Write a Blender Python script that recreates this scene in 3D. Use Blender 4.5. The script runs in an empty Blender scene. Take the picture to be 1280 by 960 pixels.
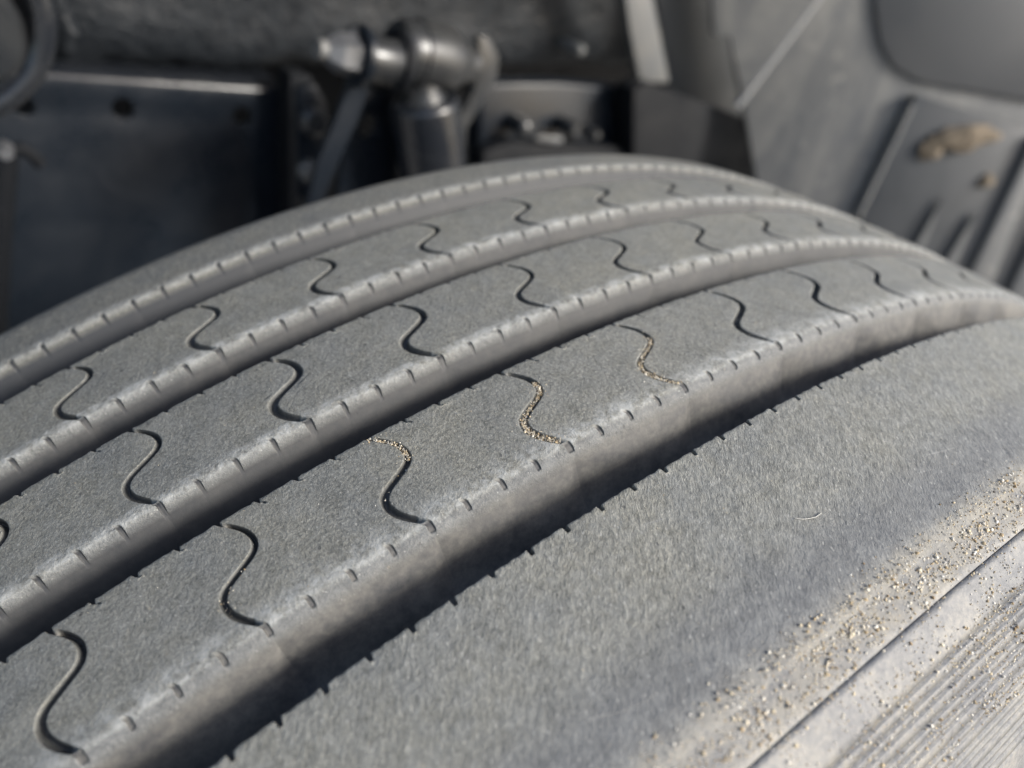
import bpy, bmesh, math, random
import numpy as np
from mathutils import Vector, Matrix, noise
random.seed(7); rng = np.random.default_rng(7)
R = math.radians
sc = bpy.context.scene
COL = sc.collection

# ------------------------------------------------------------------ camera
CAM = Vector((-0.273633, -0.148650, 0.586261))
M = Matrix(((0.7857282, 0.1401926, -0.6024759), (-0.5718087, 0.5361099, -0.6209837), (0.2359359, 0.8324255, 0.5014000)))
FPX = 920.75
cd = bpy.data.cameras.new('camera'); cam = bpy.data.objects.new('camera', cd); COL.objects.link(cam)
cam.matrix_world = Matrix.Translation(CAM) @ M.to_4x4()
cd.sensor_width = 36; cd.lens = FPX / 1280 * 36
cd.clip_start = 0.005; cd.clip_end = 200
cd.dof.use_dof = True; cd.dof.focus_distance = 0.168; cd.dof.aperture_fstop = 7.5
sc.camera = cam

# ------------------------------------------------------------------ light
SUN_EL, SUN_AZ = 34, 150          # azimuth: degrees clockwise from +Y, the direction the light comes from
w = bpy.data.worlds.new('World'); sc.world = w; w.use_nodes = True
nt = w.node_tree; bg = nt.nodes['Background']; sky = nt.nodes.new('ShaderNodeTexSky')
sky.sky_type = 'NISHITA'; sky.sun_disc = False
sky.sun_elevation = R(SUN_EL); sky.sun_rotation = R(SUN_AZ)
sky.air_density = 1.0; sky.dust_density = 3.0; sky.ozone_density = 1.0
nt.links.new(sky.outputs[0], bg.inputs[0]); bg.inputs[1].default_value = 0.105
sl = bpy.data.lights.new('sun', 'SUN'); sl.energy = 2.1; sl.angle = R(14); sl.color = (1, .97, .90)
so = bpy.data.objects.new('sun', sl); COL.objects.link(so)
sdir = Vector((math.sin(R(SUN_AZ)) * math.cos(R(SUN_EL)), math.cos(R(SUN_AZ)) * math.cos(R(SUN_EL)), math.sin(R(SUN_EL))))
so.rotation_euler = (-sdir).to_track_quat('-Z', 'Y').to_euler()
sc.view_settings.view_transform = 'Standard'; sc.view_settings.look = 'None'
sc.view_settings.exposure = 1.32; sc.view_settings.gamma = 1

# ------------------------------------------------------------------ materials
def newmat(name):
    m = bpy.data.materials.new(name); m.use_nodes = True
    return m, m.node_tree, m.node_tree.nodes['Principled BSDF']
class NB:
    def __init__(s, nt): s.nt = nt
    def n(s, t, **k):
        o = s.nt.nodes.new(t)
        for a, b in k.items():
            if a.startswith('_'): o.inputs[a[1:].replace('_', ' ')].default_value = b
            else: setattr(o, a, b)
        return o
    def l(s, a, b): s.nt.links.new(a, b)
    def noise(s, vec, scale, detail=4, rough=.6, dist=0):
        o = s.n('ShaderNodeTexNoise'); o.inputs['Scale'].default_value = scale; o.inputs['Detail'].default_value = detail
        o.inputs['Roughness'].default_value = rough; o.inputs['Distortion'].default_value = dist; s.l(vec, o.inputs['Vector']); return o.outputs['Fac']
    def ramp(s, fac, stops):
        o = s.n('ShaderNodeValToRGB'); cr = o.color_ramp
        while len(cr.elements) < len(stops): cr.elements.new(.5)
        for e, (p, c) in zip(cr.elements, stops):
            e.position = p; e.color = (c, c, c, 1) if isinstance(c, (int, float)) else (*c, 1)
        s.l(fac, o.inputs[0]); return o.outputs[0]
    def math(s, op, a, b=None, c=None):
        o = s.n('ShaderNodeMath', operation=op)
        for i, v in enumerate((a, b, c)):
            if v is None: continue
            if isinstance(v, (int, float)): o.inputs[i].default_value = v
            else: s.l(v, o.inputs[i])
        return o.outputs[0]
    def mix(s, fac, a, b, mode='MIX'):
        o = s.n('ShaderNodeMix', data_type='RGBA', blend_type=mode)
        for i, v in ((0, fac), (6, a), (7, b)):
            if isinstance(v, (int, float)): o.inputs[i].default_value = v
            elif isinstance(v, tuple): o.inputs[i].default_value = (*v, 1)
            else: s.l(v, o.inputs[i])
        return o.outputs[2]
    def mapping(s, vec, scale, rot=(0, 0, 0)):
        o = s.n('ShaderNodeMapping'); o.inputs['Scale'].default_value = scale; o.inputs['Rotation'].default_value = rot
        s.l(vec, o.inputs['Vector']); return o.outputs[0]
    def bump(s, h, strength, dist, prev=None):
        o = s.n('ShaderNodeBump'); o.inputs['Strength'].default_value = strength; o.inputs['Distance'].default_value = dist
        s.l(h, o.inputs['Height'])
        if prev is not None: s.l(prev, o.inputs['Normal'])
        return o.outputs['Normal']

def rubber_mat(name, shoulder=False, tone=1.0):
    m, nt, bs = newmat(name); b = NB(nt)
    pos = b.n('ShaderNodeNewGeometry').outputs['Position']
    dust = b.n('ShaderNodeAttribute', attribute_name='dust').outputs['Fac']
    wall = b.n('ShaderNodeAttribute', attribute_name='wall').outputs['Fac']
    side = b.n('ShaderNodeAttribute', attribute_name='side').outputs['Fac']
    # grain elongated across / along the tread; the shoulder is coarser
    if shoulder:
        gv = b.mapping(b.mapping(pos, (1, 1, 1), (0, 0, R(-53))), (.42, 1, 1))
    else:
        gv = b.mapping(pos, (1, .9, 1), (0, 0, R(20)))
    g1 = b.noise(gv, 1150 if shoulder else 1300, 4, .7, .15)
    g2 = b.noise(gv, 3600, 2, .7, 0)
    g3 = b.noise(pos, 230, 3, .6, .5)
    big = b.noise(pos, 28, 4, .6, .3)
    mid = b.noise(pos, 95, 3, .6, .8)
    f = b.math('ADD', b.math('MULTIPLY', g1, .62), b.math('MULTIPLY', g2, .38))
    c1 = b.ramp(f, [(.34, (.068*tone, .069*tone, .063*tone)), (.5, (.136*tone, .1365*tone, .124*tone)), (.66, (.250*tone, .248*tone, .222*tone))])
    c2 = b.ramp(b.math('ADD', b.math('MULTIPLY', big, .6), b.math('MULTIPLY', mid, .4)), [(.34, (.84, .86, .90)), (.62, (1.14, 1.11, 1.04))])
    col = b.mix(1.0, c1, c2, 'MULTIPLY')
    cl = b.n('ShaderNodeAttribute', attribute_name='bluish').outputs['Fac']
    col = b.mix(b.math('MULTIPLY', cl, .7), col, (.084, .088, .096))  # darker bluish tone on lips, near shoulder corner and far shoulder rib
    # tan specks of dirt trodden into the surface
    vo = b.n('ShaderNodeTexVoronoi', feature='F1'); vo.inputs['Scale'].default_value = 420; b.l(pos, vo.inputs['Vector'])
    rnd = b.n('ShaderNodeSeparateColor'); b.l(vo.outputs['Color'], rnd.inputs[0])
    sp = b.math('MULTIPLY', b.math('LESS_THAN', vo.outputs['Distance'], .16), b.math('GREATER_THAN', rnd.outputs[0], .93))
    sp = b.math('MULTIPLY', sp, b.ramp(mid, [(.45, 0.0), (.6, 1.0)]))
    col = b.mix(b.math('MULTIPLY', sp, .55), col, (.30, .26, .19))
    v2 = b.n('ShaderNodeTexVoronoi', feature='F1'); v2.inputs['Scale'].default_value = 620; b.l(b.mapping(pos, (1, .6, 1)), v2.inputs['Vector'])
    r2 = b.n('ShaderNodeSeparateColor'); b.l(v2.outputs['Color'], r2.inputs[0])
    pit = b.math('MULTIPLY', b.math('LESS_THAN', v2.outputs['Distance'], .2), b.math('GREATER_THAN', r2.outputs[1], .93))
    col = b.mix(b.math('MULTIPLY', pit, .65), col, (.035, .035, .036))
    scv = b.mapping(b.mapping(pos, (1, 1, 1), (0, 0, R(14))), (30, 900, 300))
    scf = b.ramp(b.noise(scv, 1.0, 3, .6, .3), [(.64, 0.0), (.72, 1.0)])
    scf = b.math('MULTIPLY', scf, b.ramp(b.noise(pos, 50, 2, .5), [(.5, 0.0), (.62, 1.0)]))
    col = b.mix(b.math('MULTIPLY', scf, .45), col, (.27, .265, .25))
    v3 = b.n('ShaderNodeTexVoronoi', feature='F1'); v3.inputs['Scale'].default_value = 1500; b.l(gv, v3.inputs['Vector'])
    r3 = b.n('ShaderNodeSeparateColor'); b.l(v3.outputs['Color'], r3.inputs[0])
    fl = b.math('MULTIPLY', b.math('LESS_THAN', v3.outputs['Distance'], .30), b.math('GREATER_THAN', r3.outputs[2], .90))
    col = b.mix(b.math('MULTIPLY', fl, .5), col, (.36, .355, .33))
    # pale scuff dust
    dn = b.ramp(b.math('ADD', b.math('MULTIPLY', b.noise(pos, 420, 5, .75, .4), .55), b.math('MULTIPLY', b.noise(pos, 170, 3, .6, .8), .45)), [(.40, .0), (.60, 1.0)])
    dfac = b.math('MULTIPLY', dust, dn); dfac = b.math('MINIMUM', dfac, 1.0)
    col = b.mix(b.math('MULTIPLY', dfac, .9), col, (.34, .345, .33))
    # groove walls: smoother, browner; inner grooves darker, their shade put into the colour
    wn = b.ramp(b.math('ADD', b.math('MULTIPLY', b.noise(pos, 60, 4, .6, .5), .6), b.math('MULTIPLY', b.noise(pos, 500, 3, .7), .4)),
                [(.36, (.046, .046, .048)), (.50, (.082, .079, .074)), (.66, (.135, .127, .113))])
    wd = b.n('ShaderNodeAttribute', attribute_name='walldust_shade').outputs['Fac']
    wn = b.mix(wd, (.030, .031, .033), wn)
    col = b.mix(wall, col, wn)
    # sidewall: pale film of road dust
    sn = b.ramp(b.math('ADD', b.math('MULTIPLY', b.noise(pos, 700, 4, .7, .3), .5), b.math('MULTIPLY', b.noise(pos, 45, 3, .6, .5), .5)),
                [(.40, (.110, .115, .125)), (.50, (.165, .167, .171)), (.62, (.25, .24, .22))])
    col = b.mix(side, col, sn)
    silt = b.n('ShaderNodeAttribute', attribute_name='silt').outputs['Fac']
    sf = b.math('MULTIPLY', silt, b.ramp(b.noise(pos, 130, 5, .7, .6), [(.38, .1), (.62, .65)]))
    col = b.mix(sf, col, (.29, .265, .215))
    b.l(col, bs.inputs['Base Color'])
    rr = b.ramp(f, [(.3, .72), (.7, .58)])
    rr = b.mix(wall, rr, (.56, .56, .56)); rr = b.mix(cl, rr, (.68, .68, .68))
    b.l(rr, bs.inputs['Roughness']); bs.inputs['Specular IOR Level'].default_value = .42
    # relief
    inv = b.math('SUBTRACT', 1.0, b.math('MULTIPLY', wall, .82))
    inv = b.math('MULTIPLY', inv, b.math('SUBTRACT', 1.0, b.math('MULTIPLY', side, .5)))
    h = b.math('ADD', b.math('MULTIPLY', g1, .7), b.math('MULTIPLY', g2, .3))
    h = b.math('ADD', h, b.math('MULTIPLY', g3, .5))
    h = b.math('ADD', h, b.math('MULTIPLY', b.noise(gv, 620, 3, .65, .15), .5))
    h = b.math('SUBTRACT', h, b.math('MULTIPLY', pit, .8))
    h = b.math('MULTIPLY', h, inv)
    nrm = b.bump(h, 1.0, .00042 if shoulder else .00042)
    b.l(nrm, bs.inputs['Normal'])
    return m

def simple_mat(name, c, rough, metal=0, dust=.15, dustc=(.16, .15, .13), bump=.0, bscale=300, spec=.5, nscale=20):
    m, nt, bs = newmat(name); b = NB(nt)
    pos = b.n('ShaderNodeNewGeometry').outputs['Position']
    n1 = b.noise(pos, nscale, 5, .65, .5); n2 = b.noise(pos, bscale, 3, .6)
    f = b.ramp(b.math('ADD', b.math('MULTIPLY', n1, .75), b.math('MULTIPLY', n2, .25)), [(.42, 0.0), (.68, 1.0)])
    col = b.mix(b.math('MULTIPLY', f, dust), c, dustc)
    b.l(col, bs.inputs['Base Color'])
    bs.inputs['Metallic'].default_value = metal; bs.inputs['Specular IOR Level'].default_value = spec
    b.l(b.math('ADD', b.math('MULTIPLY', f, .25), rough), bs.inputs['Roughness'])
    if bump: b.l(b.bump(n2, 1.0, bump), bs.inputs['Normal'])
    return m

MAT = {}
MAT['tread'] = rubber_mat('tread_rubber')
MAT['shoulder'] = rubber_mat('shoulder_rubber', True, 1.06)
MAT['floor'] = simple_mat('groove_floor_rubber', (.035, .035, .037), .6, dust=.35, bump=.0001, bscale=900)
MAT['black_paint'] = simple_mat('black_chassis_paint', (.009, .012, .017), .26, dust=.04, dustc=(.03, .032, .036), bump=.0001, bscale=250, spec=.32)
MAT['black_matte'] = simple_mat('matte_black_underside', (.006, .007, .009), .6, dust=.06, dustc=(.028, .029, .031), bump=.0008, bscale=120, spec=.16)
MAT['black_rough'] = simple_mat('crinkled_black_coating', (.007, .009, .012), .5, dust=.5, dustc=(.020, .024, .029), bump=.003, bscale=110, spec=.3, nscale=60)
MAT['black_gloss'] = simple_mat('glossy_black_paint', (.020, .022, .025), .22, dust=.15, dustc=(.08, .08, .075), bump=.00015, bscale=500)
MAT['hose'] = simple_mat('glossy_hose', (.012, .014, .018), .13, dust=.03, bump=.00006, bscale=900)
MAT['satin'] = simple_mat('satin_grimy_steel', (.035, .037, .04), .27, metal=.3, dust=.3, dustc=(.06, .058, .05), nscale=40)
MAT['steel'] = simple_mat('bare_bolt_steel', (.24, .25, .27), .3, metal=.8, dust=.25, dustc=(.10, .09, .08))
MAT['grey_steel'] = simple_mat('dusty_painted_steel', (.10, .105, .11), .38, dust=.4, dustc=(.15, .14, .12))
def streaky(m):
    nt = m.node_tree; b = NB(nt); bs = nt.nodes['Principled BSDF']; src = bs.inputs['Base Color'].links[0].from_socket
    pos = b.n('ShaderNodeNewGeometry').outputs['Position']
    f = b.ramp(b.noise(b.mapping(pos, (9, 9, 3), (0, R(25), 0)), 1.6, 6, .7, 1.2), [(.46, 0.0), (.66, .8)])
    g = b.ramp(b.noise(pos, 45, 3, .6, .2), [(.62, 0.0), (.72, .7)])
    b.l(b.mix(g, b.mix(f, src, (.19, .188, .178)), (.24, .235, .22)), bs.inputs['Base Color']); return m
MAT['liner'] = simple_mat('grey_dusty_plastic', (.088, .093, .099), .55, dust=.45, dustc=(.18, .178, .168), bump=.0006, bscale=90, nscale=9)
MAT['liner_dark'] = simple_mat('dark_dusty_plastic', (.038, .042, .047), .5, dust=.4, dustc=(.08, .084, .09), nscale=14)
MAT['liner_mid'] = simple_mat('mid_grey_dusty_plastic', (.050, .054, .060), .5, dust=.5, dustc=(.078, .08, .082), nscale=12)
MAT['liner_light'] = simple_mat('light_scuffed_plastic', (.24, .245, .25), .5, dust=.4, dustc=(.28, .27, .25), nscale=14)
MAT['mud'] = simple_mat('dried_mud', (.16, .13, .095), .9, dust=.5, dustc=(.085, .068, .05), bump=.002, bscale=200, nscale=60)
MAT['ground'] = simple_mat('pale_concrete', (.34, .33, .31), .9, dust=.4, dustc=(.24, .235, .22), bump=.003, bscale=40, nscale=4)
MAT['rim'] = simple_mat('painted_wheel_steel', (.35, .35, .36), .4, metal=.4, dust=.4)
MAT['fibre'] = simple_mat('pale_fibre', (.36, .35, .32), .6, dust=.1)
streaky(MAT['liner'])
def sand_mat():
    m, nt, bs = newmat('sand'); b = NB(nt)
    ri = b.n('ShaderNodeNewGeometry').outputs['Random Per Island']
    col = b.ramp(ri, [(0, (.20, .14, .08)), (.2, (.42, .32, .19)), (.45, (.58, .49, .34)), (.7, (.62, .56, .45)), (.9, (.80, .76, .68)), (1, (.10, .085, .07))])
    b.l(col, bs.inputs['Base Color']); bs.inputs['Roughness'].default_value = .75; bs.inputs['Specular IOR Level'].default_value = .3
    return m
MAT['sand'] = sand_mat()

# ------------------------------------------------------------------ object helpers
def tag(o, label=None, cat=None, group=None, kind=None):
    if label: o['label'] = label
    if cat: o['category'] = cat
    if group: o['group'] = group
    if kind: o['kind'] = kind
    return o
def empty(name, loc=(0, 0, 0), **k):
    o = bpy.data.objects.new(name, None); o.empty_display_size = .05; o.location = loc
    COL.objects.link(o); tag(o, **k); return o
def link(name, me, parent=None, **k):
    o = bpy.data.objects.new(name, me); COL.objects.link(o)
    if parent is not None:
        o.parent = parent
        o.matrix_parent_inverse = Matrix.Translation(-Vector(parent.location)) if parent.type == 'EMPTY' else Matrix()
    tag(o, **k); return o
def obj(name, bm, mat, parent=None, smooth=40, bevel=0, **k):
    me = bpy.data.meshes.new(name)
    bmesh.ops.recalc_face_normals(bm, faces=bm.faces)
    if bevel:
        es = [e for e in bm.edges if len(e.link_faces) == 2 and e.calc_face_angle(0) > R(35)]
        bmesh.ops.bevel(bm, geom=es, offset=bevel, segments=2, profile=.5, affect='EDGES', clamp_overlap=True)
    bm.to_mesh(me); bm.free(); me.materials.append(mat)
    if smooth: me.set_sharp_from_angle(angle=R(smooth)) if hasattr(me, 'set_sharp_from_angle') else None
    for p in me.polygons: p.use_smooth = bool(smooth)
    return link(name, me, parent, **k)
def grid_mesh(name, P, mat, closed_u=False, attrs=None):
    """P: (nu, nv, 3) array"""
    nu, nv, _ = P.shape
    idx = np.arange(nu * nv).reshape(nu, nv)
    if closed_u: a = idx; bq = np.roll(idx, -1, 0)
    else: a = idx[:-1]; bq = idx[1:]
    F = np.stack([a[:, :-1], bq[:, :-1], bq[:, 1:], a[:, 1:]], -1).reshape(-1, 4)
    me = bpy.data.meshes.new(name); me.from_pydata(P.reshape(-1, 3).tolist(), [], F.tolist())
    for an, av in (attrs or {}).items():
        at = me.attributes.new(an, 'FLOAT', 'POINT'); at.data.foreach_set('value', np.clip(av, 0, 1).astype(np.float32).ravel())
    me.materials.append(mat)
    me.polygons.foreach_set('use_smooth', [True] * len(me.polygons)); me.update()
    return me

# ================================================================== SETTING
bm = bmesh.new(); bmesh.ops.create_grid(bm, x_segments=40, y_segments=40, size=40)
for v in bm.verts: v.co.z = -0.515
obj('ground', bm, MAT['ground'], kind='structure', label='pale concrete ground under the truck')

# ================================================================== TYRE
R0, KC = 0.52, 0.5554
PITCH = 2 * math.pi / 87; LP = PITCH * R0; TK = LP / 4
Y = [-.07448, -.05723, -.02800, -.01378, .01496, .02882, .05556, .07425]
TH = [-0.4912, -0.5349, None, -0.4791, None, -0.4959, None, -0.5226]
GD = .0135
crown = lambda y: R0 - KC * y * y
tyre = empty('truck_tyre', (0, 0, 0), label='large worn black truck tyre with five dusty tread ribs', cat='tyre')

def place(th, y, r): return np.stack([r * np.sin(th), y + 0 * th, r * np.cos(th)], -1)

# wave of the sipe across a rib: s = -1 near edge ... 1 far edge
SS = np.array([0, .08, .17, .28, .42, .58, .74, .9, 1.0]); SV = np.array([0, 2.3, 4.3, 5.3, 5.4, 4.7, 3.2, 1.2, 0.1]) / 1000
ss = np.concatenate([-SS[:0:-1], SS]); sv = np.concatenate([-SV[:0:-1], SV])
fine = np.linspace(-1, 1, 401); fv = np.interp(fine, ss, sv); ker = np.hanning(41); ker /= ker.sum()
fv = np.convolve(np.pad(fv, 20, mode='edge'), ker, 'valid')
def wave(s): return np.interp(s, fine, fv)

def near_rows():     # (inward d, drop h) mm from the groove floor up to the top, wall that faces the camera
    return [(-14.6, 18.6), (-12.6, 18.4), (-10.6, 17.7), (-8.8, 16.5), (-7.4, 14.9), (-6.3, 13.0), (-5.4, 10.9), (-4.7, 8.9), (-4.15, 7.0), (-3.6, 5.3), (-3.1, 4.0), (-2.65, 3.0), (-2.2, 2.2), (-1.75, 1.6),
            (-1.3, 1.12), (-.85, .76), (-.4, .48), (.05, .28), (.5, .14), (.95, .06), (1.4, .02), (1.9, 0), (2.5, 0)]
def far_rows():
    return [(1.8, 0), (1.3, 0), (.9, .01), (.6, .03), (.35, .08), (.15, .2), (.03, .4), (0, .8), (-.1, 1.5), (-.3, 2.6), (-.7, 5), (-1.3, 9), (-2.2, 19.2)]
def cols():
    c = [0, .2, .4, .55, .66, .76, .88, 1.05, 1.3, 1.8, 2.6, 3.8, 5.4, 7]
    T = TK * 1000
    for k in (1, 2, 3):
        c += [k * T + q for q in (-1.6, -1.0, -.68, -.5, -.36, -.2, 0, .2, .36, .5, .68, 1.0, 1.6)]
        if k < 3: c += [k * T + 3, k * T + 4.7, k * T + 6.3]
    L = LP * 1000
    c += [L - q for q in (7, 5.4, 3.8, 2.6, 1.8, 1.3, 1.05, .88, .76, .66, .55, .4, .2, 0)]
    return np.array(sorted(c)) / 1000
def smooth(x, a, b): t = np.clip((x - a) / (b - a), 0, 1); return t * t * (3 - 2 * t)

def facet_wall(u, d, h, gap, amp=.2):
    """u 0..1 along the pitch: the wall alternates between two facets that meet on a line running down from each sipe"""
    hb = 1.9 + 14.0 * np.where(u < .80, u / .80, (1 - u) / .20)
    k = (gap - 2.2 - .6) / 12.4
    off = (-2.2 - d) * k
    add = .26 * np.clip(np.minimum(h, hb) - 2.0, 0, 20) - .10 * np.clip(h - hb, 0, 20)
    fade = 1 - smooth(h, 13.5, 18.0)
    return -2.2 - off - add * fade * amp
def notches(x, L, seed, end_w=1.0):
    """0..1 strength per tick position along the pitch"""
    rs = np.random.default_rng(seed); out = np.zeros_like(x)
    for k in range(5):
        wdt = (.42 if 0 < k < 4 else .7 * end_w)
        out = np.maximum(out, 1 - smooth(np.abs(x - k * TK * 1000), wdt * .75, wdt * 1.5))
    return out

def rib_block(name, y0, y1, seed, gap, va=None, vb=None, vs=0):
    va = va or (1, 1); vb = vb or (1, 1); vr = np.random.default_rng(1000 * seed + vs)
    x = cols() * 1000; L = LP * 1000
    nr = near_rows(); fr = far_rows(); W = (y1 - y0) * 1000
    if seed > 1: nr = [(d * (.62 if -2.3 < d < 0 else 1) if h < 2.3 else d + .8 * max(0, min(1, (12 - h) / 10)), h) for d, h in nr]
    mids = np.linspace(3.0, W - 2.6, 30)
    D = []; Hh = []; kind = []
    for d, h in nr: D.append(d); Hh.append(h); kind.append(0)
    for m_ in mids: D.append(m_); Hh.append(0); kind.append(1)
    for d, h in fr: D.append(W - d); Hh.append(h); kind.append(2)
    D = np.array(D); Hh = np.array(Hh); kind = np.array(kind)
    X, DD = np.meshgrid(x, D, indexing='ij'); HH = np.broadcast_to(Hh, X.shape).copy(); K = np.broadcast_to(kind, X.shape)
    s = np.clip(2 * DD / W - 1, -1, 1)
    sl = (wave(np.clip(s + .01, -1, 1)) - wave(np.clip(s - .01, -1, 1))) / (.01 * W / 1000)
    S = wave(s) * 1000
    dist = np.minimum(X, L - X)
    wid = np.minimum(np.sqrt(1 + sl ** 2), 2.1) * (0.95 + .25 * smooth(np.abs(s), 1, .3)) * (0.75 + 0.35 * (1 - smooth(s, -.6, .9)))
    wid = wid * .86 * np.where(X < L / 2, va[0], vb[0])
    wid = 1 + (wid - 1) * (1 - smooth(dist, 1.0, 5.0))
    xx = np.where(X < L / 2, dist * wid, L - dist * wid)
    # sipe: shallow round-bottomed slot
    sd = np.interp(dist, [0, .2, .4, .55, .66, .76, .88, 1.05, 1.3], [2.1, 2.05, 1.9, 1.6, 1.15, .6, .22, .04, 0])
    topm = np.where(K == 1, 1, np.where(K == 0, smooth(DD, .6, 2.2), 1.0))
    topm = np.where(K == 2, np.clip(1 - HH / 4.0, 0, 1), topm)
    HH = HH + sd * topm * 1.0 * np.where(X < L / 2, va[1], vb[1])
    chips = sum(a_ * np.exp(-((X - x_) / w_) ** 2 - ((DD - d_) / (w_ * .8)) ** 2) for x_, d_, w_, a_ in zip(vr.uniform(2, L - 2, 16), vr.uniform(-1.2, 1.5, 16), vr.uniform(.35, .9, 16), vr.uniform(.05, .28, 16)))
    HH = HH + chips * (K == 0)
    # facets of the wall facing the camera
    u = (X / L)
    DDn = np.where((K == 0) & (Hh[None, :] > 2.1), facet_wall(u, DD, Hh[None, :] + 0 * X, gap, .42 if seed == 1 else .15), DD)
    # ticks
    nn = notches(X, L, seed) * (.7 + .5 * np.abs(np.sin(X * .33 + vs * 1.7 + seed)))
    tick = np.where(K == 0, smooth(DD, -1.9, -1.2) * (1 - smooth(DD, .6, 1.1)), 0) * nn
    HH = HH + tick * (.40 if seed == 1 else .42)
    tf = np.where(K == 2, 1 - smooth(W - DD, .9, 1.8), 0) * np.clip(1 - np.maximum(HH - 3, 0) / 4, 0, 1)
    tf = np.where(K == 2, (1 - smooth(W - DD, .6, 1.8)) * np.clip(1 - np.maximum(HH - 2, 0) / 5, 0, 1), 0)
    wavy = .12 * np.sin(X * 1.7 + seed) + .08 * np.sin(X * 4.1 + 2 * seed)
    DDn = DDn - tf * (nn * (1.5 + .7 * (np.minimum(X, L - X) < 2)) + wavy * (1 - nn)) * np.where(dist < .1, 1, 1)
    # tiny flicks of rubber at one side of each tick on the far edge
    fl = np.exp(-((((X + 1.0) % (TK * 1000)) - .0) / .5) ** 2) * tf
    HH = HH - fl * .18
    # low waviness of the worn surface
    HH = HH + (.05 * np.sin(X / L * 2 * math.pi + 1.1 * seed) * np.sin(DD / 5.0)) * (K == 1)
    yy = y0 + DDn / 1000
    th = (xx + S) / 1000 / R0
    r = crown(np.clip(yy, y0, y1)) - HH / 1000
    P = place(th, yy, r)
    dust = .25 * smooth(np.abs(s), .75, 1) + np.where(K == 0, 1.0 * smooth(DD, -.9, .5), 0)
    bluish = np.where(K == 0, smooth(DD, -3.2, -2.2) * (1 - smooth(DD, -1.0, .4)), 0) * (.9 if seed == 1 else .7)  # worn clean rubber along the chamfer
    dust = np.where(K == 1, np.maximum(.22 + (.85 if seed == 1 else .5) * (1 - smooth(DD, 1, 7 if seed == 1 else 4.5)), .35 * (1 - smooth(np.abs(dist - .9), 0.1, .9))), dust)
    dust = np.where((dist < .6) & (K > 0), .1, dust) * (1 - .8 * np.clip(tick, 0, 1))
    wall = np.where(K == 0, smooth(-DD, 1.6, 3.2) if seed == 1 else smooth(-DD, .7, 1.9), 0) + np.where(K == 2, smooth(HH, .8, 3), 0)
    wall = np.maximum(np.maximum(wall, (1 - smooth(dist, .75, 1.1)) * .75 * (K > 0)), np.clip(tick * 1.5, 0, 1))  # sipe slots and ticks darkened as well, shade painted into their colour
    bluish = bluish * (1 - np.clip(tick * 1.5, 0, 1))
    return grid_mesh(name, P, MAT['tread'], attrs={'dust': dust, 'wall': wall, 'side': 0 * wall, 'bluish': bluish, 'walldust_shade': np.where(K == 1, 0, 0 * wall + (1 if seed == 1 else .3))})

ribs = [(Y[1], Y[2], TH[1], 1), (Y[3], Y[4], TH[3], 2), (Y[5], Y[6], TH[5], 3)]
for ri, (ya, yb, th0, seed) in enumerate(ribs):
    NVAR = 29; vr = np.random.default_rng(50 + ri)
    par = [(vr.uniform(.78, 1.18), vr.uniform(.7, 1.15)) for _ in range(NVAR)]
    mes = [rib_block('tread_block', ya, yb, seed, (Y[(1, 3, 5)[ri]] - Y[(0, 2, 4)[ri]]) * 1000, par[v], par[(v + 1) % NVAR], v) for v in range(NVAR)]
    for k in range(87):
        o = bpy.data.objects.new('tread_block', mes[k % NVAR]); COL.objects.link(o); o.parent = tyre
        o.rotation_euler = (0, th0 + (k - 8) * PITCH, 0)

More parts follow.
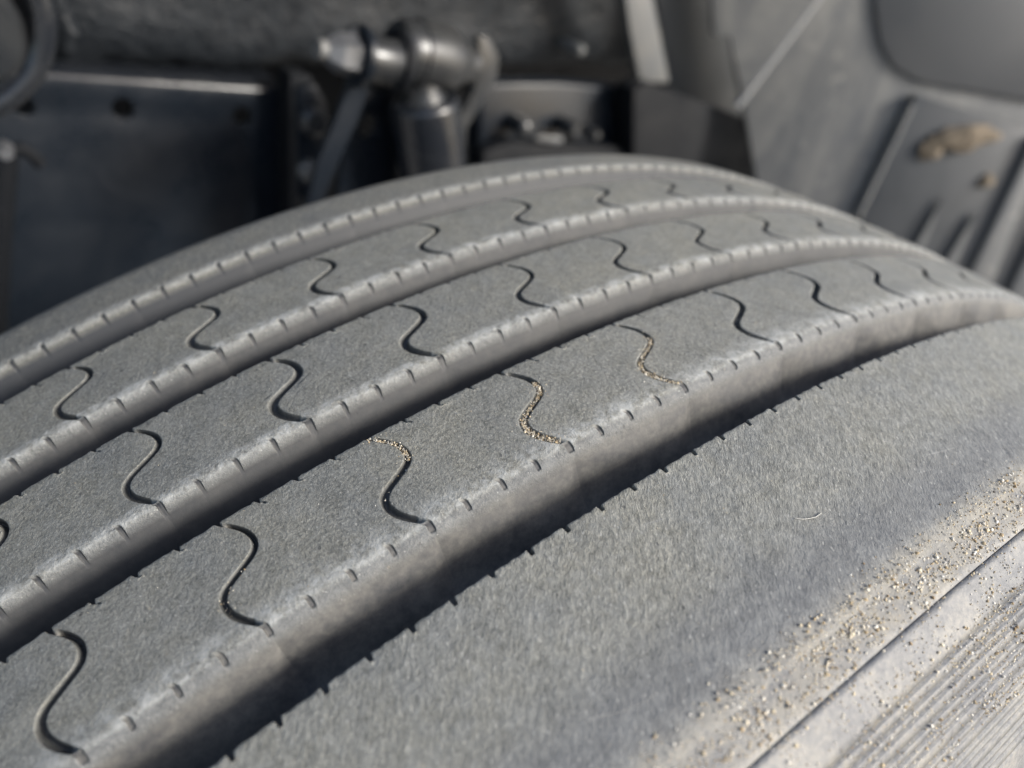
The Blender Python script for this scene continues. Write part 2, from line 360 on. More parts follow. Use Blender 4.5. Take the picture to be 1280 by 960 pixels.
def shoulder_ring(name, yedge, yout, th0, near):
    """one shoulder rib as a closed ring with its ticked edge"""
    T = TK * 1000
    loc = np.array([-1.0, -.68, -.5, -.36, 0, .36, .5, .68, 1.0, 2.4, 3.9, 5.4, 6.9]); n = 87 * 4
    X = (np.arange(n)[:, None] * T + loc[None, :]).ravel()
    W = abs(yout - yedge) * 1000
    if near:     # edge faces away (far edge), rows from the groove floor outward to the shoulder
        rows = [(W - d, h, 2) for d, h in far_rows()][::-1]
        mids = [(m_, 0, 1) for m_ in np.linspace(W - 2.6, 6, 26)] + [(4.5, .05, 3), (3, .22, 3), (1.5, .55, 3), (0, 1.05, 3)]
        rows = rows + mids
        D, Hh, K = (np.array(q) for q in zip(*rows)); sign = 1; ybase = yout
    else:        # edge faces the camera
        rows = [(d * (.62 if -2.3 < d < 0 else 1) if h < 2.3 else d + .8 * max(0, min(1, (12 - h) / 10)), h, 0) for d, h in near_rows()] + [(m_, 0, 1) for m_ in np.linspace(3.2, W - 14, 12)] + \
               [(W - 11, .5, 3), (W - 8, 1.3, 3), (W - 5, 2.6, 3), (W - 2.5, 4.2, 3), (W, 6.6, 3)]
        D, Hh, K = (np.array(q) for q in zip(*rows)); ybase = yedge
    Xg, DD = np.meshgrid(X, D, indexing='ij'); HH = np.broadcast_to(Hh, Xg.shape).astype(float).copy(); Kg = np.broadcast_to(K, Xg.shape)
    xm = (Xg + T / 2) % T - T / 2
    nn = 1 - smooth(np.abs(xm), .36, .72)
    jit = np.repeat(rng.uniform(.65, 1.25, n), len(loc))[:, None]
    DDn = DD.copy()
    if near:
        tf = np.where(Kg == 2, (1 - smooth(W - DD, .6, 1.8)) * np.clip(1 - np.maximum(HH - 2, 0) / 5, 0, 1), 0)
        wavy = .14 * np.sin(Xg * 1.7) + .1 * np.sin(Xg * 4.3)
        DDn = DDn - tf * (nn * 1.7 * jit + wavy * (1 - nn))
        HH = HH - np.exp(-((xm + 1.0) / .5) ** 2) * tf * .2
        y = ybase + DDn / 1000
        wall = np.where(Kg == 2, smooth(HH, .8, 3), 0); dust = .25 + .2 * smooth(-DD, -12, 0) + 0 * DD
        side = smooth(-DD, -5.5, 1) * .85
        tick = 0
    else:
        u = ((Xg / (T * 4)) % 1)
        DDn = np.where((Kg == 0) & (Hh[None, :] > 2.1), facet_wall(u, DD, Hh[None, :] + 0 * Xg, 18.6, .12), DDn)
        tick = np.where(Kg == 0, smooth(DD, -1.9, -1.3) * (1 - smooth(DD, 1.0, 1.5)), 0) * nn
        HH = HH + .38 * tick; wallt = np.clip(tick * 1.4, 0, 1)  # wallt colours the ticks dark, painted shade
        y = ybase + DDn / 1000
        wall = np.maximum(np.where(Kg == 0, smooth(-DD, .6, 1.9), 0), wallt)
        dust = np.where(Kg == 0, .7 * smooth(DD, -1.0, .3), .75 * (1 - smooth(DD, 1, 4))) * (1 - .8 * tick); side = 0 * DD
    r = crown(np.clip(y, -.125, .125)) - HH / 1000
    P = place(th0 + Xg / 1000 / (n * T / 1000 / (2 * math.pi)), y, r)
    return link(name, grid_mesh(name, P, MAT['shoulder'], True, {'dust': dust, 'wall': wall, 'side': side, 'silt': smooth(-DD, -7, -.5) if near else 0 * DD, 'bluish': smooth(-DD, -26, -9) * (1 - smooth(-DD, -5, -1)) if near else 0 * DD + .35}), tyre)  # darker and bluish towards the near corner, evenly so on the far rib

YS = -.1215
shoulder_ring('shoulder_rib', Y[0], YS, TH[0], True)['label'] = 'wide smooth shoulder rib beside the sandy sidewall'
shoulder_ring('shoulder_rib', Y[7], .106, TH[7], False)['label'] = 'narrow far shoulder rib beside the dark wheel well'

# groove floors
def ring(name, prof, mat, n=348, attrs=None, jitter=0, parent=tyre, **k):
    th = np.linspace(0, 2 * math.pi, n, endpoint=False)
    prof = np.array(prof); T_, Yp = np.meshgrid(th, prof[:, 0], indexing='ij'); _, Rp = np.meshgrid(th, prof[:, 1], indexing='ij')
    P = place(T_, Yp, Rp)
    at = {a: np.broadcast_to(np.array(v)[None, :], T_.shape) for a, v in (attrs or {}).items()}
    return link(name, grid_mesh(name, P, mat, True, at), parent, **k)
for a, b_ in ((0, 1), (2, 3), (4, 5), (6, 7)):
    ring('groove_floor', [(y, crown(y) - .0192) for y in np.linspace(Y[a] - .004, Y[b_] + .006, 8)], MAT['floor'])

# sidewalls. near one: shoulder corner, split line, concentric ridges, bulge, bead
def rnear(base_pts):
    return base_pts
cr = crown(YS) - .00105
base = [(YS, cr), (-.1230, cr - .00045), (-.1245, cr - .00085), (-.1260, cr - .0013), (-.1273, cr - .00175), (-.1285, cr - .0022)]
side_prof = [(p, 1) for p in base]
yc, rc = base[-1]
# split line: 0.5 mm step, open crack
side_prof += [((yc - .00002, rc - .0008), 1), ((yc - .00018, rc - .0009), 1), ((yc - .00022, rc - .0002), 1)]
pts = [(-.1300, rc - .0011), (-.1325, rc - .0030), (-.1350, rc - .0054), (-.1362, rc - .0068)]
side_prof += [(p, 1) for p in pts]
y, r = pts[-1]
RIDGES = []
for i in range(15):
    st = (.0016, .0009, .0018, .0010, .0008, .0020, .0009, .0016, .0010, .0008, .0018, .0012, .0009, .0020, .002)[i]
    ang = R(48 + i * 1.6); dy, dr = -math.cos(ang), -math.sin(ang); ny, nr_ = -math.sin(ang), math.cos(ang)
    q = lambda t, o: (y + dy * t + ny * o, r + dr * t + nr_ * o)
    side_prof += [(q(0, 0), 1), (q(.0001, -.0006), 1), (q(.0004, -.0007), 1), (q(.00065, .00015), 1), (q(.0010, .0002), 1), (q(.0012 + st, 0), 1)]
    y, r = q(.0012 + st, 0)
side_prof += [((y - .003, r - .009), 1), ((y - .006, r - .022), 1), ((-.174, .41), 1), ((-.176, .385), 1), ((-.172, .35), 1), ((-.158, .32), 1), ((-.142, .30), 1), ((-.132, .285), 1), ((-.115, .282), 1)]
SP = np.array([p for p, _ in side_prof])
ring('sidewall', SP.tolist(), MAT['shoulder'], n=720, attrs={'silt': [1 if i < 5 else .2 for i in range(len(SP))], 'dust': [0] * len(SP), 'wall': [0] * len(SP), 'side': [.85 + .15 * min(1, i / 4) for i in range(len(SP))]},
     label='outer sidewall with fine concentric ridges and a film of sand')
ring('sidewall', [(.106, crown(.106) - .0066), (.112, .4985), (.122, .485), (.135, .465), (.15, .43), (.158, .39), (.152, .34), (.14, .30), (.132, .285), (.115, .282)],
     MAT['shoulder'], n=240, attrs={'dust': [0] * 10, 'wall': [0] * 10, 'side': [0] * 10}, label='inner sidewall towards the axle')
# wheel rim inside the tyre
rim = ring('wheel_rim', [(-.135, .292), (-.138, .285), (-.130, .272), (-.10, .266), (-.02, .262), (.05, .25), (.075, .18), (.06, .10), (.03, .085), (.03, .001)], MAT['rim'], n=96, label='steel wheel rim')
ring('rim_barrel', [(.07, .24), (.10, .262), (.13, .275), (.137, .288)], MAT['rim'], n=96, parent=tyre)

# ---- sand
def surf_r(y):
    if y > YS: return crown(y)
    i = np.searchsorted(-SP[:, 0], -y) if True else 0
    return float(np.interp(-y, -SP[:, 0], SP[:, 1]))
ico = bmesh.new(); bmesh.ops.create_icosphere(ico, subdivisions=1, radius=1)
ICV = np.array([v.co[:] for v in ico.verts]); ICF = np.array([[v.index for v in f.verts] for f in ico.faces]); ico.free()
def grains(name, pts, **k):
    """pts: list of (position, size)"""
    V = []; F = []; n0 = 0
    for p, s in pts:
        sc_ = rng.uniform(.55, 1.15, 3) * s
        A = rng.normal(size=(3, 3)); Q, _ = np.linalg.qr(A)
        v = (ICV * sc_ * rng.uniform(.82, 1.15, (len(ICV), 1))) @ Q + p
        V.append(v); F.append(ICF + n0); n0 += len(ICV)
    me = bpy.data.meshes.new(name); me.from_pydata(np.concatenate(V).tolist(), [], np.concatenate(F).tolist()); me.materials.append(MAT['sand'])
    return link(name, me, None, **k)
PP = []
def clump(th, y): return .7 * noise.noise(Vector((th * 60, y * 160, 3.3))) + .45 * noise.noise(Vector((th * 330, y * 640, 9))) + .4 * noise.noise(Vector((th * 900, y * 1800, 1)))
sarc = np.concatenate([[0], np.cumsum(np.hypot(*np.diff(SP, axis=0).T))])
def at_arc(a):
    return float(np.interp(a, sarc, SP[:, 0])), float(np.interp(a, sarc, SP[:, 1]))
n_ok = 0
while n_ok < 5600:          # band of grit lying on the shoulder corner above the split line
    th = rng.uniform(-.46, -.04); a = rng.normal(.0022, .0034)
    y, r = at_arc(a) if a > 0 else (YS - a, crown(YS - a))
    if a > .0072 or a < -.007: continue
    c_ = clump(th, y)
    if c_ + .12 < rng.uniform(-.3, .5): continue
    n_ok += 1; s = float(np.clip(np.exp(rng.normal(math.log(.000145), .5)), .00006, .0005))
    PP.append((np.array([(r + s * .4) * math.sin(th), y, (r + s * .4) * math.cos(th)]), s))
n_ok = 0
while n_ok < 7500:          # scattered over the sidewall below
    th = rng.uniform(-.46, -.04); a = .0076 + rng.random() * .042
    y, r = at_arc(a)
    if clump(th, y) + .05 < rng.uniform(-.1, .55): continue
    n_ok += 1; s = float(np.clip(np.exp(rng.normal(math.log(.00013), .5)), .00006, .00045))
    PP.append((np.array([(r + s * .3) * math.sin(th), y - s * .5, (r + s * .3) * math.cos(th)]), s))
grains('sand_grains', PP, kind='stuff', label='tan grit scattered along the outer sidewall and shoulder corner', cat='sand')
# sand packed in sipes of the rib nearest the shoulder: (sipe index, s from, s to, amount)
PP = []
ya, yb, th0 = Y[1], Y[2], TH[1]
for k, s0, s1, n, up in ((2, -.02, -.5, 120, -2.1), (4, .2, .98, 420, -.45), (4, -.3, .15, 40, -2.0), (6, -.9, .45, 900, -.3), (8, -.95, .3, 800, -.4), (8, .2, .5, 60, -1.6), (10, -.6, .4, 80, -1.6)):
    kk = k / 2
    for _ in range(n):
        s = rng.uniform(min(s0, s1), max(s0, s1)); y = (ya + yb) / 2 + s * (yb - ya) / 2
        x = float(wave(np.array([s]))[0]) + rng.normal(0, .00045)
        if rng.random() < .12: x += rng.normal(0, .0016); up_ = 0
        else: up_ = up + rng.uniform(-.5, .3)
        th = th0 + (kk) * PITCH + x / R0; r = crown(y) + up_ / 1000
        PP.append((np.array([r * math.sin(th), y, r * math.cos(th)]), float(np.clip(np.exp(rng.normal(math.log(.00012), .4)), .00006, .0003))))
grains('sand_grains', PP, kind='stuff', label='pale sand packed into the wavy slots of the tread rib beside the shoulder', cat='sand')
# single specks on the tread
PP = []
for _ in range(260):
    th = rng.uniform(-.57, .01); y = rng.uniform(-.115, .075)
    if any(Y[a] < y < Y[a + 1] for a in (0, 2, 4, 6)): continue
    s = rng.uniform(.00005, .00015); r = crown(y) + s * .3
    PP.append((np.array([r * math.sin(th), y, r * math.cos(th)]), s))
grains('sand_grains', PP, kind='stuff', label='single pale specks of grit strewn over the tread ribs', cat='sand')

# ---- hairs and fibres
def tube(bm, pts, rad, seg=6, taper=False):
    pts = [Vector(p) for p in pts]; rings = []
    up = Vector((.3, .2, 1)).normalized()
    for i, p in enumerate(pts):
        t = (pts[min(i + 1, len(pts) - 1)] - pts[max(i - 1, 0)]).normalized()
        a = t.cross(up).normalized(); b_ = t.cross(a).normalized()
        rr = rad * (1 - .85 * i / (len(pts) - 1)) if taper else rad
        rings.append([bm.verts.new(p + (a * math.cos(q) + b_ * math.sin(q)) * rr) for q in [2 * math.pi * j / seg for j in range(seg)]])
    for A, B in zip(rings, rings[1:]):
        for j in range(seg): bm.faces.new((A[j], A[(j + 1) % seg], B[(j + 1) % seg], B[j]))
    bm.faces.new(rings[0][::-1]); bm.faces.new(rings[-1])
def ray(px, py): return (M @ Vector((px - 640, 480 - py, -FPX))).normalized()
def on_tyre(px, py, lift=0.0001):
    d = ray(px, py); t = .05
    while t < 1:
        P = CAM + d * t; r = math.hypot(P.x, P.z)
        lim = surf_r(P.y)
        if r < lim + lift: return P
        t += .0001
def strand(pixels, rad, label, lift=.0002):
    pts = [on_tyre(*p, lift) for p in pixels]
    bm = bmesh.new(); tube(bm, pts, rad, 5)
    obj('fibre', bm, MAT['fibre'], label=label, cat='fibre')
strand([(994, 648), (1003, 649), (1012, 648), (1020, 646), (1027, 641)], .00011, 'short curved pale fibre lying on the smooth shoulder rib', .0003)
strand([(750, 895), (775, 890), (800, 880), (822, 866)], .00003, 'long thin pale hair at the bottom of the shoulder rib')
base_p = on_tyre(1038, 856)
bm = bmesh.new()
for q in range(6):
    d_ = Vector((-.25 + q * .1, .12 * math.sin(q * 2.1), .9)).normalized()
    side_ = Vector((-.8, .5, 0)) * .2
    tube(bm, [base_p, base_p + (d_ + side_) * .0008, base_p + (d_ * 1.0 + side_) * .0019 + Vector((rng.uniform(-.0003, .0003), .0006, 0))], .00010, 5, True)
obj('fibre_tuft', bm, MAT['fibre'], label='tiny white tuft caught in the split line of the sidewall', cat='fibre')

# ================================================================== BEHIND THE TYRE
def frame(deg):                   # DV along, NV inboard; a turned frame for the liner
    global DV, NV
    AL = R(deg); DV = Vector((math.cos(AL), math.sin(AL), 0)); NV = Vector((-math.sin(AL), math.cos(AL), 0))
frame(0)
def pxm(px, py, D, n):            # n pixels at that place, in metres
    a, z = at(px, py, D); return (V(a, D, z) - CAM).dot(-M.col[2]) / FPX * n
def V(a, n, z): return DV * a + NV * n + Vector((0, 0, z))
def at(px, py, D):                # where the line of sight meets the plane D metres inboard
    d = ray(px, py); t = (D - NV.dot(CAM)) / NV.dot(d); P = CAM + d * t
    return P.dot(DV), P.z
def plate(name, pix, D, depth, mat, parent=None, bevel=.002, holes=(), tilt=0, **k):
    """outline in the picture put on the plane D, given real thickness going inboard"""
    pts = [at(px, py, D) for px, py in pix]
    bm = bmesh.new(); edges = []
    vs = [bm.verts.new(V(a, D, z)) for a, z in pts]
    edges += [bm.edges.new((vs[i], vs[(i + 1) % len(vs)])) for i in range(len(vs))]
    for (hx, hy, hr) in holes:
        a0, z0 = at(hx, hy, D); hm = pxm(hx, hy, D, hr); hv = [bm.verts.new(V(a0 + hm * math.cos(q), D, z0 + hm * math.sin(q))) for q in [2 * math.pi * j / 20 for j in range(20)]]
        edges += [bm.edges.new((hv[i], hv[(i + 1) % 20])) for i in range(20)]
    bmesh.ops.triangle_fill(bm, edges=edges, use_beauty=True, use_dissolve=False)
    r_ = bmesh.ops.extrude_face_region(bm, geom=bm.faces[:])
    bmesh.ops.translate(bm, verts=[v for v in r_['geom'] if isinstance(v, bmesh.types.BMVert)], vec=NV * depth)
    return obj(name, bm, mat, parent, smooth=30, bevel=bevel, **k)
def lathe(name, P0, axis, prof, mat, parent=None, seg=32, smooth=40, **k):
    P0 = Vector(P0); axis = Vector(axis).normalized(); up = Vector((0, 0, 1)) if abs(axis.z) < .9 else Vector((1, 0, 0))
    a = axis.cross(up).normalized(); b_ = axis.cross(a).normalized(); bm = bmesh.new(); rings = []
    for s, r in prof:
        c = P0 + axis * s
        if r < 1e-6: rings.append([bm.verts.new(c)])
        else: rings.append([bm.verts.new(c + (a * math.cos(q) + b_ * math.sin(q)) * r) for q in [2 * math.pi * (j + .5) / seg for j in range(seg)]])
    for A, B in zip(rings, rings[1:]):
        for j in range(seg):
            if len(A) == 1 and len(B) == 1: continue
            if len(A) == 1: bm.faces.new((A[0], B[(j + 1) % seg], B[j]))
            elif len(B) == 1: bm.faces.new((A[j], A[(j + 1) % seg], B[0]))
            else: bm.faces.new((A[j], A[(j + 1) % seg], B[(j + 1) % seg], B[j]))
    for rg in (rings[0], rings[-1]):
        if len(rg) > 1: bm.faces.new(rg)
    return obj(name, bm, mat, parent, smooth=smooth, **k)
def P3(px, py, D): a, z = at(px, py, D); return V(a, D, z)

# wheelhouse shell: back wall, and an unseen roof overhead shaped for the light
bm = bmesh.new()
def boxv(bm, lo, hi, f=V):
    vs = [bm.verts.new(f(x, y_, z)) for x in (lo[0], hi[0]) for y_ in (lo[1], hi[1]) for z in (lo[2], hi[2])]
    for F in ((0, 1, 3, 2), (4, 6, 7, 5), (0, 4, 5, 1), (2, 3, 7, 6), (0, 2, 6, 4), (1, 5, 7, 3)): bm.faces.new([vs[i] for i in F])
boxv(bm, (-1.1, .90, -.50), (1.7, .93, .86))
house = empty('wheel_house', tuple(V(0, .9, -.50)), label='dark steel wheel house behind the tyre, with an unseen roof added to shape the light', cat='wheel house')
obj('back_wall', bm, MAT['black_matte'], house, smooth=0)
bm = bmesh.new(); prof = []
for i in range(25):
    q = -1 + 2 * i / 24; prof.append((1.3 * q + .2, .84 - .05 * q * q))
for i in range(24):
    (a0, z0), (a1, z1) = prof[i], prof[i + 1]
    vs = [bm.verts.new((a, n, z)) for a, n, z in ((a0, .2, z0), (a1, .2, z1), (a1, 1.1, z1), (a0, 1.1, z0))]
    bm.faces.new(vs)
bmesh.ops.remove_doubles(bm, verts=bm.verts, dist=1e-5)
r_ = bmesh.ops.solidify(bm, geom=bm.faces[:], thickness=.006)
obj('unseen_arch', bm, MAT['black_matte'], house, smooth=50)  # out of view; edge and open ends set for how light enters

# frame rail with its three holes
rail = empty('frame_rail', tuple(P3(180, 300, .50)), label='black painted frame rail with a row of three bolt holes, at upper left', cat='frame rail')
plate('web', [(-300, 72), (-60, 88), (0, 92), (150, 102), (352, 116), (358, 330), (350, 520), (-300, 560)], .50, .008, MAT['black_paint'], rail, bevel=.001,
      holes=((30, 133, 12), (154, 136, 13), (303, 145, 12)))
# rounded outer bend and flange going inboard
bm = bmesh.new()
A0, Z0 = at(-300, 66, .50); A1, Z1 = at(354, 112, .50); rad = .009
rows_ = []
for i in range(9):
    q = R(90 * i / 8); rows_.append((.50 + rad * (1 - math.cos(q)), rad * math.sin(q)))
rows_ += [(.60, rad)]
zl = at(-300, 72, .50)[1]; zr = at(352, 116, .50)[1]
for (n0, h0), (n1, h1) in zip(rows_, rows_[1:]):
    bm.faces.new([bm.verts.new(V(*p)) for p in ((A0, n0, zl + h0 - .003), (A1, n0, zr + h0 - .003), (A1, n1, zr + h1 - .003), (A0, n1, zl + h1 - .003))])
bmesh.ops.remove_doubles(bm, verts=bm.verts, dist=1e-6); bmesh.ops.solidify(bm, geom=bm.faces[:], thickness=.006)
obj('flange', bm, MAT['hose'], rail, smooth=60)
# dark gusset closing the rail's end
plate('end_plate', [(362, 90), (392, 96), (400, 330), (362, 330)], .47, .03, MAT['black_matte'], rail, bevel=.003)

# crinkled beam above it
beam = None
bm = bmesh.new()
pa, pb = P3(40, -34, .58), P3(800, 10, .60)
N_ = 90; SEG = 40
ax = (pb - pa).normalized(); u1 = ax.cross(Vector((0, 0, 1))).normalized(); u2 = u1.cross(ax)
rings = []
for i in range(N_ + 1):
    c = pa.lerp(pb, i / N_); rg = []
    for j in range(SEG):
        q = 2 * math.pi * j / SEG; rr = .062 * (abs(math.cos(q)) ** 4 + abs(math.sin(q)) ** 4) ** (-.25)
        p = c + (u1 * math.cos(q) + u2 * math.sin(q)) * rr
        p += (p - c).normalized() * (.006 * noise.noise(p * 22) + .003 * noise.noise(p * 70)); rg.append(bm.verts.new(p))
    rings.append(rg)
for A, B in zip(rings, rings[1:]):
    for j in range(SEG): bm.faces.new((A[j], A[(j + 1) % SEG], B[(j + 1) % SEG], B[j]))
bm.faces.new(rings[0]); bm.faces.new(rings[-1])
obj('cross_beam', bm, MAT['black_rough'], smooth=180, label='rough crinkled black beam running along the very top above the frame rail', cat='beam')

# hose loop, top left
bm = bmesh.new(); D_ = .38
hp = [(20, -60), (42, -20), (55, 15), (56, 50), (46, 84), (26, 110), (2, 128), (-30, 140), (-70, 140)]
pts = [P3(x, y_, D_) for x, y_ in hp]
def cat(pts, n=6):
    out = []
    for i in range(len(pts) - 1):
        p0, p1, p2, p3 = pts[max(i - 1, 0)], pts[i], pts[i + 1], pts[min(i + 2, len(pts) - 1)]
        for k in range(n):
            t = k / n; out.append(.5 * ((2 * p1) + (p2 - p0) * t + (2 * p0 - 5 * p1 + 4 * p2 - p3) * t * t + (3 * p1 - p0 - 3 * p2 + p3) * t ** 3))
    return out + [pts[-1]]
tube(bm, cat(pts), .0062, 16)
obj('air_hose', bm, MAT['hose'], smooth=60, label='glossy black air hose curving round the top left corner', cat='hose')
bm = bmesh.new(); tube(bm, cat([P3(x, y_, .42) for x, y_ in [(62, -40), (70, -5), (78, 20), (90, 44)]]), .005, 12)
obj('cable', bm, MAT['black_rough'], smooth=60, label='short rough black cable hanging beside the air hose', cat='cable')
lathe('spring_can', P3(-46, 40, .44), NV, [(0, 0), (0, .030), (.004, .034), (.05, .034), (.05, 0)], MAT['black_gloss'], smooth=30,
      label='round grey metal can behind the air hose at the left edge', cat='can')
# lower left: thin pipe and little fitting
bm = bmesh.new(); tube(bm, [P3(6, 186, .44), P3(-2, 290, .44), P3(-8, 420, .44)], .0085, 14)
pp = obj('pipe', bm, MAT['black_matte'], smooth=60, label='thin dark upright pipe at the left edge beneath the hose', cat='pipe')
lathe('pipe_fitting', P3(4, 185, .41), NV, [(-.012, 0), (-.012, .004), (-.006, .006), (0, .006), (0, 0)], MAT['steel'], seg=6, smooth=0,
      label='small shiny hexagonal fitting on top of the thin pipe', cat='fitting')
bm = bmesh.new()
pc = [P3(x, y_, .44) for x, y_ in [(10, 190), (26, 186), (40, 194), (52, 206)]]; tube(bm, cat(pc), .0045, 10)
obj('clip', bm, MAT['black_matte'], smooth=60, label='small grime covered clip beside the shiny fitting', cat='clip')

# shock absorber and its mounting
sh = empty('shock_absorber', tuple(P3(530, 260, .34)), label='glossy black shock absorber standing behind the top of the tyre', cat='shock absorber')
eyeL, eyeR = P3(500, 64, .34), P3(600, 84, .345)
ax = (eyeR - eyeL).normalized(); px_ = (eyeR - eyeL).length
lathe('eye', eyeL, ax, [(-.004, 0), (-.004, .0190), (0, .0215), (.010, .0225), (.028, .0225), (.040, .0225), (.044, .021), (.054, .0145), (.060, .013), (.064, .013), (.064, 0)], MAT['satin'], sh, seg=48)
lathe('eye_collar', eyeL + ax * .010, ax, [(0, .0224), (.001, .0236), (.0035, .0236), (.0045, .0224)], MAT['satin'], sh, seg=48)
topc = P3(527, 104, .34)
SHD = Vector((.339, 0, -.941))
lathe('neck', topc - SHD * .006, SHD, [(0, .0135), (.012, .0135), (.018, .018), (.020, .018)], MAT['black_gloss'], sh, seg=36)
lathe('tube', topc + SHD * .011, SHD, [(0, 0), (0, .0235), (.002, .0258), (.005, .0264), (.20, .0264), (.20, 0)], MAT['hose'], sh, seg=48)
bk = empty('shock_bracket', tuple(P3(430, 260, .33)), label='black two armed bracket clamping the shock absorber eye', cat='bracket')
plate('arm', [(438, 36), (456, 30), (470, 44), (474, 78), (462, 110), (448, 150), (425, 200), (400, 260), (382, 262), (398, 200), (420, 150), (436, 105), (430, 70)], .328, .006, MAT['black_paint'], bk, bevel=.001)
plate('arm', [(598, 44), (612, 48), (624, 70), (622, 98), (604, 128), (584, 160), (578, 220), (560, 220), (568, 156), (590, 118), (600, 90)], .362, .006, MAT['black_gloss'], bk, bevel=.001)
plate('gusset', [(440, 120), (470, 108), (492, 116), (500, 150), (498, 250), (420, 255), (432, 180)], .372, .010, MAT['black_paint'], bk, bevel=.003, holes=((462, 158, 13),))
b0 = P3(414, 64, .325)
bt = empty('mounting_bolt', tuple(b0), label='bright steel bolt head through the left side of the shock bracket', cat='bolt')
lathe('bolt_head', b0 + ax * .000, ax, [(-.004, 0), (-.004, .0075), (-.002, .009), (.004, .0125), (.012, .0135), (.017, .0135), (.017, 0)], MAT['steel'], bt, seg=6, smooth=20)
lathe('bolt_tip', b0 - ax * .010, ax, [(0, 0), (0, .006), (.010, .0065), (.010, 0)], MAT['grey_steel'], bt, seg=20)
lathe('washer', b0 + ax * .018, ax, [(0, 0), (0, .0185), (.001, .0195), (.004, .0195), (.005, .0185), (.005, 0)], MAT['black_paint'], bt, seg=36)
lathe('sleeve', b0 + ax * .024, ax, [(0, 0), (0, .0145), (.020, .0150), (.022, .0165), (.025, .0165), (.025, 0)], MAT['satin'], bt, seg=36)
lathe('bushing', b0 + ax * .047, ax, [(0, 0), (0, .0205), (.005, .0215), (.006, .0205), (.006, 0)], MAT['black_matte'], bt, seg=36)
# dim plates in the shade left of the bracket
sp_ = empty('spring_hanger', tuple(P3(385, 230, .42)), label='dim black spring hanger in the shade left of the shock bracket', cat='bracket')
plate('hanger_plate', [(372, 110), (396, 104), (410, 130), (412, 210), (398, 250), (376, 252)], .435, .012, MAT['black_paint'], sp_, bevel=.004)
lathe('pin', P3(390, 150, .434), -NV, [(0, 0), (0, .012), (.006, .012), (.010, .008), (.010, 0)], MAT['black_gloss'], sp_, seg=24)
lathe('pin', P3(384, 212, .434), -NV, [(0, 0), (0, .009), (.006, .009), (.009, .006), (.009, 0)], MAT['grey_steel'], sp_, seg=24)

hb_ = lathe('rivet', P3(724, 62, .50), -NV, [(-.03, .006), (.003, .006), (.006, .004), (.007, 0)], MAT['grey_steel'], seg=16,
      label='small round rivet head on the dark beam left of the upright strut', cat='rivet')
# axle beam on the right
ab = empty('axle_beam', tuple(P3(760, 230, .44)), label='dusty black beam with round bolts behind the crown of the tyre', cat='beam')
plate('beam_face', [(600, 104), (700, 103), (796, 112), (800, 300), (600, 300)], .47, .03, MAT['black_paint'], ab, bevel=.006)
plate('beam_shelf', [(604, 190), (640, 178), (800, 186), (800, 320), (596, 320)], .445, .02, MAT['black_matte'], ab, bevel=.005)
plate('end_box', [(792, 112), (812, 104), (880, 128), (938, 150), (944, 226), (946, 330), (792, 330)], .43, .03, MAT['black_matte'], ab, bevel=.003)
for hx, hy, hr in ((655, 160, 11), (716, 161, 10), (806, 168, 8), (742, 168, 7)):
    hr = pxm(hx, hy, .445, hr)
    lathe('bolt_head', P3(hx, hy, .445), -NV, [(-.02, hr), (.004, hr), (.007, hr * .7), (.008, 0)], MAT['black_gloss'], ab, seg=20)
bm = bmesh.new(); bmesh.ops.create_icosphere(bm, subdivisions=3, radius=1)
c = P3(686, 174, .443)
for v in bm.verts:
    p = v.co.copy(); v.co = c + DV * p.x * .020 + NV * p.y * .003 + Vector((0, 0, p.z * .004)); v.co += v.co.normalized() * .003 * noise.noise(v.co * 120)
obj('dirt_patch', bm, MAT['grey_steel'], smooth=180, label='pale smear of dried dirt between two bolts on the beam', cat='dirt')

# upright strut and its stepped plate
plate('upright_strut', [(774, -60), (806, -60), (822, 20), (838, 104), (800, 104), (788, 40)], .46, .012, MAT['grey_steel'], bevel=.003,
      label='pale grey upright strut just above the end of the beam', cat='strut')
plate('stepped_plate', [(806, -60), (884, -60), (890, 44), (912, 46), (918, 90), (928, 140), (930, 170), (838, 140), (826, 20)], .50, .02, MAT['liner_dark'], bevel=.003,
      label='dark stepped plate between the pale strut and the grey liner', cat='plate')

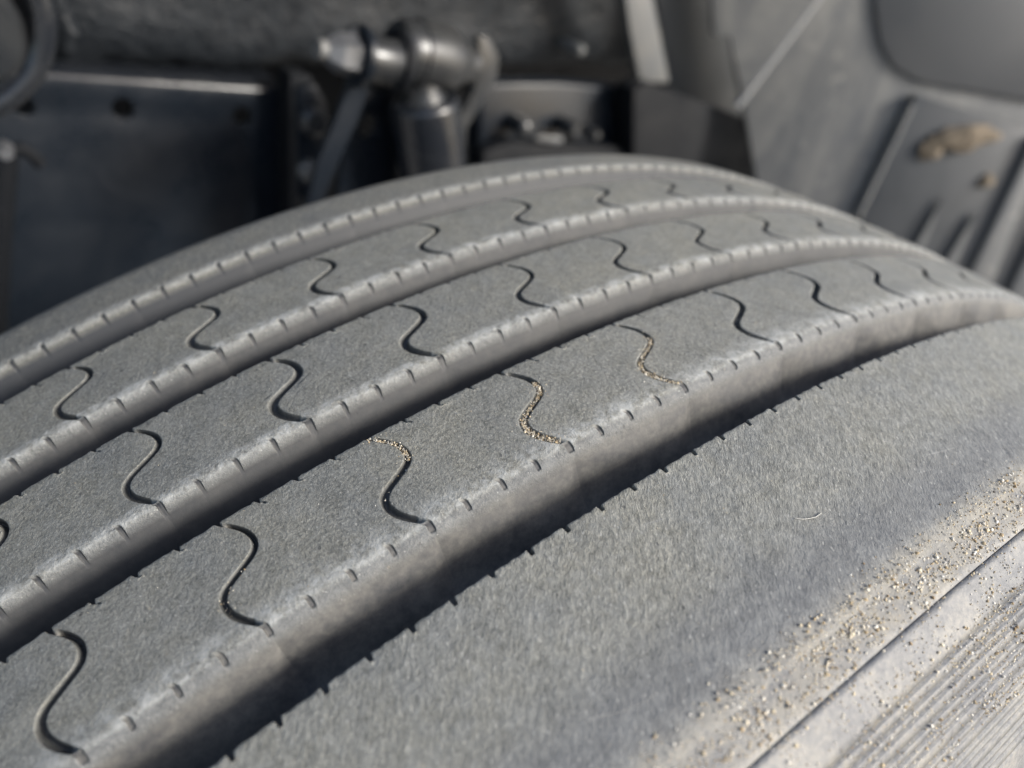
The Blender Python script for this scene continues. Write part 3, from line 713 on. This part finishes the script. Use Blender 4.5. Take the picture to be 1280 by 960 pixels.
# grey liner at the right, seen beyond the tyre
frame(-36.9)
LN = empty('mud_liner', tuple(P3(1000, 300, .62)), label='grey dusty plastic splash liner filling the upper right', cat='liner')
plate('liner_panel', [(884, -80), (1500, -80), (1500, 620), (935, 620), (946, 230), (930, 130), (912, 46), (892, 44)], .62, .01, MAT['liner'], LN, bevel=.001)
def pixbar(name, p0, p1, D, rad, mat, parent, **k):
    bm = bmesh.new(); tube(bm, [P3(*p0, D), P3(*p1, D)], rad, 12)
    return obj(name, bm, mat, parent, smooth=60, **k)
pixbar('crease', (1036, -20), (922, 132), .624, .0050, MAT['liner_light'], LN)
# raised fold around the recessed pocket
pixbar('fold', (1140, 130), (1072, 270), .611, .0055, MAT['liner'], LN)
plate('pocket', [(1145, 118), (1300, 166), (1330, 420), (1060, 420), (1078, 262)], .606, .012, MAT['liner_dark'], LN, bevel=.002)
# upper right boss
plate('boss', [(1094, -60), (1400, -60), (1400, 130), (1290, 128), (1200, 112), (1150, 104), (1118, 86), (1100, 56), (1093, 10)], .614, .008, MAT['liner_mid'], LN, bevel=.005)
# slanting louvre ribs
for pl, mt in (([(1182, 244), (1112, 420), (1078, 420)], 'liner'), ([(1224, 262), (1160, 420), (1124, 420)], 'liner'),
               ([(1296, 168), (1312, 172), (1216, 420), (1176, 420)], 'liner'), ([(1340, 200), (1356, 204), (1278, 420), (1236, 420)], 'liner'), ([(1400, 200), (1416, 204), (1340, 420), (1300, 420)], 'liner')):
    plate('louvre', pl, .598, .008, MAT[mt], LN, bevel=.0035)
def mudlump(c_px, D, sx, sz, sn, seed, ang=0, **k):
    bm = bmesh.new(); bmesh.ops.create_icosphere(bm, subdivisions=4, radius=1); c = P3(*c_px, D)
    for v in bm.verts:
        p = v.co.copy(); f = 1 + .38 * noise.noise(p * 1.4 + Vector((seed, 0, 0))) + .2 * noise.noise(p * 5 + Vector((0, seed, 0)))
        x = p.x * sx * f; z = p.z * sz * f
        v.co = c + DV * (x * math.cos(ang) - z * math.sin(ang)) + NV * (p.y * sn * f) + Vector((0, 0, x * math.sin(ang) + z * math.cos(ang)))
    obj('mud_lump', bm, MAT['mud'], smooth=180, **k)
mudlump((1202, 172), .602, .036, .015, .008, 2.2, R(18), label='big brown lump of dried mud stuck in the dark pocket', cat='mud')
mudlump((1166, 184), .604, .014, .014, .006, 5.1, 0, label='round brown knob of mud joined to the left of the big lump', cat='mud')
mudlump((1233, 226), .605, .008, .008, .004, 8.4, 0, label='tiny crumb of brown mud below the big lump', cat='mud')
